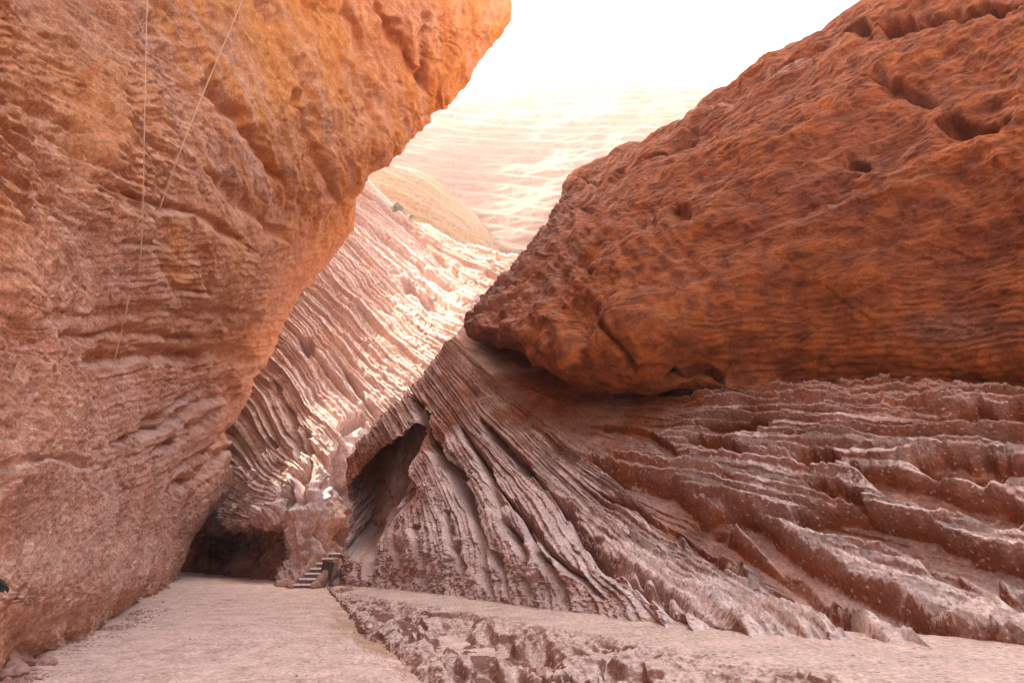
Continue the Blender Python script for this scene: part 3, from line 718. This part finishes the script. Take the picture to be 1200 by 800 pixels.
    return struct(build('middle_cliff', [mesh_grid(P, {'orange_or_shade': orange_or_shade, 'dust_or_rimlight': dust_or_rimlight})], M_mid))
mid = make_mid()

# ================================================================== FAR HILLS
def make_far():
    def hill(rows, nu, nv, amp, seed, f):
        P, tv = surface(rows, nu, nv, ncol=12)
        N = normals(P)
        X, Y, Z = P[..., 0], P[..., 1], P[..., 2]
        w1 = fbm(X * .02 + seed, Y * .02, Z * .02, 3)
        f1 = fbm(X * .09, Y * .09, Z * .12 + seed, 5, .55)
        bed = saw(Z / f + 1.5 * w1 + 0.30 * X / f + .2 * f1, .7) - .5
        bed2 = saw(Z / (f * .35) + 3 * w1 + .3 * f1, .7) - .5
        d = amp * (1.2 * w1 + .35 * f1 + .30 * bed + .08 * bed2)
        P = P + N * d[..., None]
        return mesh_grid(P, {'orange_or_shade': np.clip(.2 + .6 * w1, 0, 1), 'dust_or_rimlight': np.clip(.4 + .6 * f1, 0, 1)})
    S = lambda *pts: [at(*p) for p in pts]
    rows = [
        S((200, 420, 74), (420, 400, 74), (560, 400, 74), (700, 400, 74), (900, 400, 74), (1200, 400, 74)),
        S((200, 300, 80), (420, 300, 80), (560, 305, 80), (700, 300, 80), (900, 300, 80), (1200, 300, 80)),
        S((200, 240, 88), (420, 240, 88), (560, 250, 90), (700, 240, 88), (900, 240, 88), (1200, 240, 88)),
        S((200, 160, 106), (420, 170, 106), (560, 175, 106), (700, 165, 104), (900, 165, 104), (1200, 160, 104)),
        S((200, 105, 130), (420, 112, 130), (560, 110, 130), (690, 104, 128), (800, 101, 126), (1200, 96, 124)),
    ]
    top = [np.array(p) for p in rows[-1]]
    rows.append([p + np.array((0, 14, -2)) for p in top]); rows.append([p + np.array((0, 60, -60)) for p in top])
    g = hill(rows, 500, 420, 1.6, 0.0, 5.0)
    rows2 = [
        S((330, 330, 68), (400, 330, 66), (460, 330, 65), (520, 330, 66), (570, 340, 70), (600, 350, 76)),
        S((330, 260, 70), (400, 260, 68), (460, 265, 67), (520, 270, 69), (562, 285, 74), (590, 300, 82)),
        S((330, 215, 72), (400, 210, 70), (450, 215, 69), (500, 225, 71), (545, 250, 77), (575, 275, 85)),
        S((330, 185, 76), (400, 180, 74), (450, 188, 73), (495, 200, 75), (530, 225, 81), (560, 255, 90)),
    ]
    t2 = [np.array(p) for p in rows2[-1]]
    rows2.append([p + np.array((0, 7, 0)) for p in t2]); rows2.append([p + np.array((0, 18, -14)) for p in t2])
    g2 = hill(rows2, 260, 220, .8, 5.0, 3.0)
    a = struct(build('far_hill', [g], M_far)); b = struct(build('near_hill', [g2], M_near))
    return a, b
far, spur = make_far()

# ------------------------------------------------------------------ ray casting onto the built rock
def bvh_of(o):
    me = o.data
    n = len(me.vertices); V = np.empty(n * 3, np.float32); me.vertices.foreach_get('co', V)
    return V.reshape(-1, 3)

VL = bvh_of(left)
# project left cliff's points once for quick nearest-by-direction lookup
SX, SY = screen(VL)
DL = np.linalg.norm(VL - np.array([0, 0, EYE]), axis=1)
ok = (VL[:, 1] > 1)
def hit_left(px, py, rad=4.0):
    m = ok & (np.abs(SX - px) < rad) & (np.abs(SY - py) < rad)
    if not m.any(): return None
    return float(DL[m].min())

def simple_mat(name, col, rough=0.8, var=0.15, scale=20.0, bump=0.0):
    m = bpy.data.materials.new(name); m.use_nodes = True
    nt = m.node_tree; bs = nt.nodes['Principled BSDF']; bs.inputs['Roughness'].default_value = rough
    tc = nt.nodes.new('ShaderNodeTexCoord'); n = nt.nodes.new('ShaderNodeTexNoise'); n.inputs['Scale'].default_value = scale; n.inputs['Detail'].default_value = 5
    nt.links.new(tc.outputs['Object'], n.inputs['Vector'])
    cr = nt.nodes.new('ShaderNodeValToRGB'); cr.color_ramp.elements[0].position = .3; cr.color_ramp.elements[1].position = .7
    cr.color_ramp.elements[0].color = (*[c * (1 - var) for c in col], 1); cr.color_ramp.elements[1].color = (*[min(1, c * (1 + var)) for c in col], 1)
    nt.links.new(n.outputs[0], cr.inputs[0]); nt.links.new(cr.outputs[0], bs.inputs['Base Color'])
    if bump:
        b = nt.nodes.new('ShaderNodeBump'); b.inputs['Strength'].default_value = .7; b.inputs['Distance'].default_value = bump
        nt.links.new(n.outputs[0], b.inputs['Height']); nt.links.new(b.outputs[0], bs.inputs['Normal'])
    return m
M_rope = simple_mat('rope_fibre', (0.66, 0.44, 0.29), .8, .1, 30)
M_concrete = simple_mat('stair_concrete', (0.78, 0.66, 0.60), .85, .2, 9, .02)
M_riser = simple_mat('stair_riser', (0.22, 0.11, 0.09), .9, .25, 9, .02)
M_panel = simple_mat('dark_panel', (0.07, 0.03, 0.022), .8, .3, 6, .01)
M_leaf = simple_mat('leaf', (0.014, 0.022, 0.012), .6, .3, 12)
M_dryleaf = simple_mat('dry_leaf', (0.16, 0.14, 0.06), .7, .3, 2)
M_stone = simple_mat('loose_stone', (0.42, 0.24, 0.19), .9, .3, 14, .03)

def new_obj(name, bm, mat, parent=None, smooth=False):
    me = bpy.data.meshes.new(name); bm.to_mesh(me); bm.free()
    if smooth:
        for p in me.polygons: p.use_smooth = True
    me.materials.append(mat)
    o = bpy.data.objects.new(name, me); COL.objects.link(o)
    if parent: o.parent = parent
    return o
def tag(o, label, cat, group=None):
    o['label'] = label; o['category'] = cat
    if group: o['group'] = group
    return o

# ------------------------------------------------------------------ ropes on the left cliff
def tube(pts, rad, seg=8):
    bm = bmesh.new(); rings = []
    for i, p in enumerate(pts):
        a = pts[max(i - 1, 0)]; b = pts[min(i + 1, len(pts) - 1)]
        t = (Vector(b) - Vector(a)).normalized()
        s = t.cross(Vector((1, 0.2, 0))).normalized(); u = t.cross(s)
        rings.append([bm.verts.new(Vector(p) + (s * math.cos(k * 2 * math.pi / seg) + u * math.sin(k * 2 * math.pi / seg)) * rad) for k in range(seg)])
    for r1, r2 in zip(rings, rings[1:]):
        for k in range(seg): bm.faces.new((r1[k], r1[(k + 1) % seg], r2[(k + 1) % seg], r2[k]))
    bm.faces.new(rings[0][::-1]); bm.faces.new(rings[-1])
    return bm

def rope(poly, rad, name, label, gap=0.45):
    pts = []
    pl = np.array(poly, float)
    t = np.linspace(0, len(pl) - 1, 60)
    q = cr_eval(pl, t)
    ds = []
    for x, y in q:
        ds.append(hit_left(x, max(y, -60)) or (ds[-1] if ds else 12.0))
    ds = np.array(ds)
    # taut: hangs free of the hollows, touching only where the rock bulges
    n = len(ds); env = ds.copy()
    for i in range(n):
        lo, hi = max(0, i - 12), min(n, i + 13)
        env[i] = ds[lo:hi].min()
    k = np.ones(13) / 13; env = np.convolve(np.pad(env, 6, mode='edge'), k, 'valid')
    for (x, y), d in zip(q, env):
        v = np.array(ray(x, y)); v /= np.linalg.norm(v)
        pts.append(tuple(np.array([0, 0, EYE]) + v * (d - gap)))
    bm = tube(pts, rad)
    return tag(new_obj(name, bm, M_rope, smooth=True), label, 'rope')
rope([(174, -60), (171, 60), (169, 160), (167, 265), (163, 320)], 0.0065, 'hanging_rope', 'pale thin rope hanging straight down the upper left cliff')
rope([(305, -60), (282, 5), (240, 105), (210, 180), (187, 245)], 0.008, 'hanging_rope', 'pale thin rope slanting down to the left across the upper cliff')
rope([(152, 346), (146, 372), (139, 402), (131, 436)], 0.008, 'hanging_rope', 'short pale rope end dangling over the dark hollow of the left cliff')

# ------------------------------------------------------------------ stairs
def box(bm, c, s, rot=0.0, jit=0.0, bev=0.0):
    r = bmesh.ops.create_cube(bm, size=1.0)
    M = Matrix.Translation(c) @ Matrix.Rotation(rot, 4, 'Z') @ Matrix.Diagonal((*s, 1))
    bmesh.ops.transform(bm, matrix=M, verts=r['verts'])
    for v in r['verts']: v.co += Vector((random.uniform(-1, 1), random.uniform(-1, 1), random.uniform(-1, 1))) * jit
    if bev:
        es = list({e for v in r['verts'] for e in v.link_edges})
        bmesh.ops.bevel(bm, geom=es, offset=bev, segments=2, affect='EDGES', profile=.6)

def rock_mesh(size, seed, sub=3, amp=.35):
    bm = bmesh.new(); bmesh.ops.create_icosphere(bm, subdivisions=sub, radius=1.0)
    co = np.array([v.co[:] for v in bm.verts])
    n = fbm(co[:, 0] * .9 + seed * 7.1, co[:, 1] * .9, co[:, 2] * .9, 4, .5)
    q = np.round(co * 1.6) / 1.6
    co = (co * .75 + q * .25) * (1 + amp * n[:, None])
    for v, c in zip(bm.verts, co): v.co = Vector((c[0] * size[0], c[1] * size[1], c[2] * size[2]))
    return bm

f0 = np.array(atg(353, 690, 0.0))
root = bpy.data.objects.new('staircase', None); root.location = f0; root.scale = (.86, .9, .9); COL.objects.link(root)
tag(root, 'short flight of pale stone steps rising at the foot of the middle cliff', 'stairs')
n_steps = 7
rise, run_, wid = .205, .30, .76
for i in range(n_steps):
    cx = 0.085 * i + (0.006 * i * i)
    w = wid * (1 - 0.02 * i)
    bm = bmesh.new()
    box(bm, (cx, run_ * (i + .5) + .02, rise * (i + 1) - .035), (w, run_ + .05, .07), 0, .006, .012)
    tr = new_obj('tread', bm, M_concrete, root)
    bm = bmesh.new()
    box(bm, (cx, run_ * (i + .5) + .06, rise * (i + .5) - .04), (w - .05, run_ - .02, rise - .0 - .075 + .04), 0, .004, .006)
    new_obj('riser', bm, M_riser, root)
for s, nm in ((-1, 0), (1, 1)):
    bm = bmesh.new()
    for i in range(5):
        c = (0.095 * i + s * (wid / 2 + .17), run_ * i + .25, .12 + rise * i * .8)
        b2 = rock_mesh((.22 - .015 * i, .30, .22 + .05 * i), i + s * 3.3, 3)
        bmesh.ops.translate(b2, verts=b2.verts, vec=c)
        me = bpy.data.meshes.new('tmp'); b2.to_mesh(me); b2.free(); bm.from_mesh(me); bpy.data.meshes.remove(me)
    new_obj('stone_kerb', bm, M_stone, root, smooth=True)

# thin dark panel beside the steps
pb = at(383, 668, float(np.hypot(f0[0], f0[1])) + .45)
bm = bmesh.new(); box(bm, (0, 0, 0), (.46, .06, .62), 0.1, .01, .01)
o = new_obj('panel', bm, M_panel); o.location = pb; o.rotation_euler = (R(-8), R(6), 0)
tag(o, 'small dark panel standing beside the top of the pale steps', 'panel')

# ------------------------------------------------------------------ boulders
boul = [ # px, py(ground contact), size, label
    (45, 783, .12, 'boulder at the foot of the left cliff nearest the bottom left corner'),
    (2, 796, .16, 'rounded pale boulder in the bottom left corner of the streambed'),
    (330, 689, .30, 'grey boulder immediately left of the lowest pale step'),
    (404, 696, .22, 'rock where the bank begins, right of the steps'),
    (392, 688, .30, 'small rock between the steps and the right cliff'),
    (588, 794, .15, 'angular rock fallen in the dark hollow of the bank'),
    (640, 798, .13, 'broken block lying low on the bank face near the bottom edge'),
    (506, 779, .11, 'small block lying at the foot of the bank'),
]
for i, (px, py, s, lab) in enumerate(boul):
    bm = rock_mesh((s * 1.2, s, s * .75), i * 1.7, 4)
    o = new_obj('boulder', bm, M_stone, smooth=True)
    o.location = np.array(atg(px, py, 0.0)) + np.array((0, s * .5, s * .35))
    o.rotation_euler = (0, 0, i * 1.3)
    tag(o, lab, 'rock')

# ------------------------------------------------------------------ gravel (uncountable)
def make_gravel():
    protos = []
    for k in range(5):
        bm = rock_mesh((1, .8, .6), k + 11, 1, .5)
        bm.verts.ensure_lookup_table()
        V = np.array([v.co[:] for v in bm.verts]); F = np.array([[l.index for l in f.verts] for f in bm.faces]); bm.free()
        protos.append((V, F))
    rs = np.random.RandomState(5)
    vs, fs, off = [], [], 0
    def put(c, s):
        nonlocal off
        V, F = protos[rs.randint(5)]
        a = rs.rand() * 6.28; ca, sa = math.cos(a), math.sin(a)
        q = V * s; q = np.stack([q[:, 0] * ca - q[:, 1] * sa, q[:, 0] * sa + q[:, 1] * ca, q[:, 2]], 1) + c
        vs.append(q); fs.append(F + off); off += len(V)
    foot = [(0, 800), (45, 778), (90, 750), (150, 726), (190, 694)]
    # along the foot of the left cliff
    for _ in range(1500):
        t = rs.rand() * 3.999; i = int(t); f = t - i
        px = foot[i][0] * (1 - f) + foot[i + 1][0] * f; py = foot[i][1] * (1 - f) + foot[i + 1][1] * f
        p = np.array(atg(px + abs(rs.normal()) * 16 - 6, py + abs(rs.normal()) * 5 - 2, 0.0))
        put(p + np.array((0, 0, .005)), rs.uniform(.008, .035) * (2.2 if rs.rand() < .05 else 1))
    for _ in range(5200):
        px = rs.uniform(20, 640); py = rs.uniform(672, 812)
        p = np.array(atg(px, py, 0.0))
        z = float(ground_z(p[0], p[1])); p[2] = z
        put(p, rs.uniform(.004, .014) * (2.0 if rs.rand() < .06 else 1))
    V = np.concatenate(vs); F = np.concatenate(fs)
    me = bpy.data.meshes.new('gravel'); me.from_pydata(V.tolist(), [], F.tolist()); me.update()
    me.materials.append(M_stone)
    o = bpy.data.objects.new('gravel', me); COL.objects.link(o)
    o['kind'] = 'stuff'; o['label'] = 'loose gravel scattered over the streambed'
make_gravel()

# ------------------------------------------------------------------ bushes
def bush(name, loc, rad, n, leaf, mat, lab, cat='bush'):
    root = bpy.data.objects.new(name, None); root.location = loc; COL.objects.link(root); tag(root, lab, cat)
    bm = bmesh.new(); rs = random.Random(3)
    for _ in range(n):
        a = rs.uniform(0, 6.28); h = rs.random() ** .7; rr_ = rad * rs.uniform(.1, 1) * (1.1 - .6 * h)
        c = Vector((math.cos(a) * rr_, math.sin(a) * rr_, h * rad * 1.3))
        u = Vector((rs.gauss(0, 1), rs.gauss(0, 1), rs.gauss(0, 1))).normalized(); w = u.orthogonal().normalized()
        l = leaf * rs.uniform(.6, 1.3)
        q = [bm.verts.new(c + u * l), bm.verts.new(c + w * l * .35), bm.verts.new(c - u * l), bm.verts.new(c - w * l * .35)]
        bm.faces.new(q)
    new_obj('foliage', bm, mat, root)
    bm = bmesh.new()
    for k in range(7):
        a = k * .9
        tip = Vector((math.cos(a) * rad * .6, math.sin(a) * rad * .6, rad * 1.0))
        for t in range(4):
            p = tip * (t / 4); q = tip * ((t + 1) / 4)
            rr_ = rad * .03 * (1 - t / 5)
            ring = []
            for c_, r_ in ((p, rr_), (q, rr_ * .8)):
                ring.append([bm.verts.new(c_ + Vector((math.cos(j * 2.09) * r_, math.sin(j * 2.09) * r_, 0))) for j in range(3)])
            for j in range(3): bm.faces.new((ring[0][j], ring[0][(j + 1) % 3], ring[1][(j + 1) % 3], ring[1][j]))
    new_obj('stem', bm, M_dryleaf, root)
bush('shrub', at(466, 252, 57.6), 1.1, 900, .16, M_dryleaf, 'dry olive shrub on the skyline where the pale cliff meets the far hill')
bush('shrub', at(483, 258, 56.6), .5, 300, .12, M_dryleaf, 'tiny shrub just right of the olive shrub on the skyline')
dl = hit_left(3, 690, 8) or 7.5
v = np.array(ray(-4, 692)); v /= np.linalg.norm(v)
bush('plant', tuple(np.array([0, 0, EYE]) + v * (dl - .05)), .07, 60, .05, M_leaf, 'dark green leafy sprig growing from the left cliff at the picture edge', 'plant')

# ------------------------------------------------------------------ light
SUN_EL, SUN_AZ = 54.0, -57.0        # azimuth measured from +Y (the view) towards +X
sd = bpy.data.lights.new('sun', 'SUN'); sd.energy = 2.0; sd.angle = R(.53); sd.color = (1, .95, .86)
so = bpy.data.objects.new('sun', sd); COL.objects.link(so)
dv = Vector((math.sin(R(SUN_AZ)) * math.cos(R(SUN_EL)), math.cos(R(SUN_AZ)) * math.cos(R(SUN_EL)), math.sin(R(SUN_EL))))
so.rotation_euler = dv.to_track_quat('Z', 'Y').to_euler()
so.location = (0, 0, 80)
wd = bpy.data.worlds.new('World'); SC.world = wd; wd.use_nodes = True
nt = wd.node_tree; bg = nt.nodes['Background']; bg.inputs[1].default_value = .15
sky = nt.nodes.new('ShaderNodeTexSky'); sky.sky_type = 'NISHITA'; sky.sun_disc = False
sky.sun_elevation = R(SUN_EL); sky.sun_rotation = R(SUN_AZ)
sky.air_density = 1.0; sky.dust_density = 8.0; sky.ozone_density = 0.6; sky.altitude = 200
nt.links.new(sky.outputs[0], bg.inputs[0])

SC.view_settings.view_transform = 'Standard'; SC.view_settings.look = 'None'
SC.view_settings.exposure = 3.0; SC.view_settings.gamma = 1.0
SC.view_settings.use_curve_mapping = False
SC.view_settings.use_white_balance = True
SC.view_settings.white_balance_temperature = 7250
SC.view_settings.white_balance_tint = 8
SC.cycles.use_denoising = True
SC.cycles.max_bounces = 10; SC.cycles.diffuse_bounces = 6
SC.cycles.glossy_bounces = 2
SC.cycles.use_adaptive_sampling = True

if HAZE:
    lo, hi = np.full(3, 1e9), np.full(3, -1e9)
    for o_ in SC.objects:
        if o_.type != 'MESH' or o_.name == 'ground': continue
        c_ = np.array([(o_.matrix_world @ Vector(v))[:] for v in o_.bound_box]); lo = np.minimum(lo, c_.min(0)); hi = np.maximum(hi, c_.max(0))
    lo = np.minimum(lo, (-2600, -2600, -2)); hi = np.maximum(hi, (2600, 2600, 0)) + np.array([0, 0, 2.0])
    bm = bmesh.new(); box(bm, Vector((lo + hi) / 2), tuple(hi - lo))
    hz = bpy.data.objects.new('haze', bpy.data.meshes.new('haze')); bm.to_mesh(hz.data); bm.free(); COL.objects.link(hz)
    hz['kind'] = 'stuff'
    m = bpy.data.materials.new('haze_air'); m.use_nodes = True; nt = m.node_tree
    for n in list(nt.nodes): nt.nodes.remove(n)
    o_ = nt.nodes.new('ShaderNodeOutputMaterial'); v_ = nt.nodes.new('ShaderNodeVolumePrincipled')
    v_.inputs['Density'].default_value = HAZE; v_.inputs['Color'].default_value = (1, .93, .88, 1); v_.inputs['Anisotropy'].default_value = .3
    nt.links.new(v_.outputs[0], o_.inputs['Volume']); hz.data.materials.append(m)
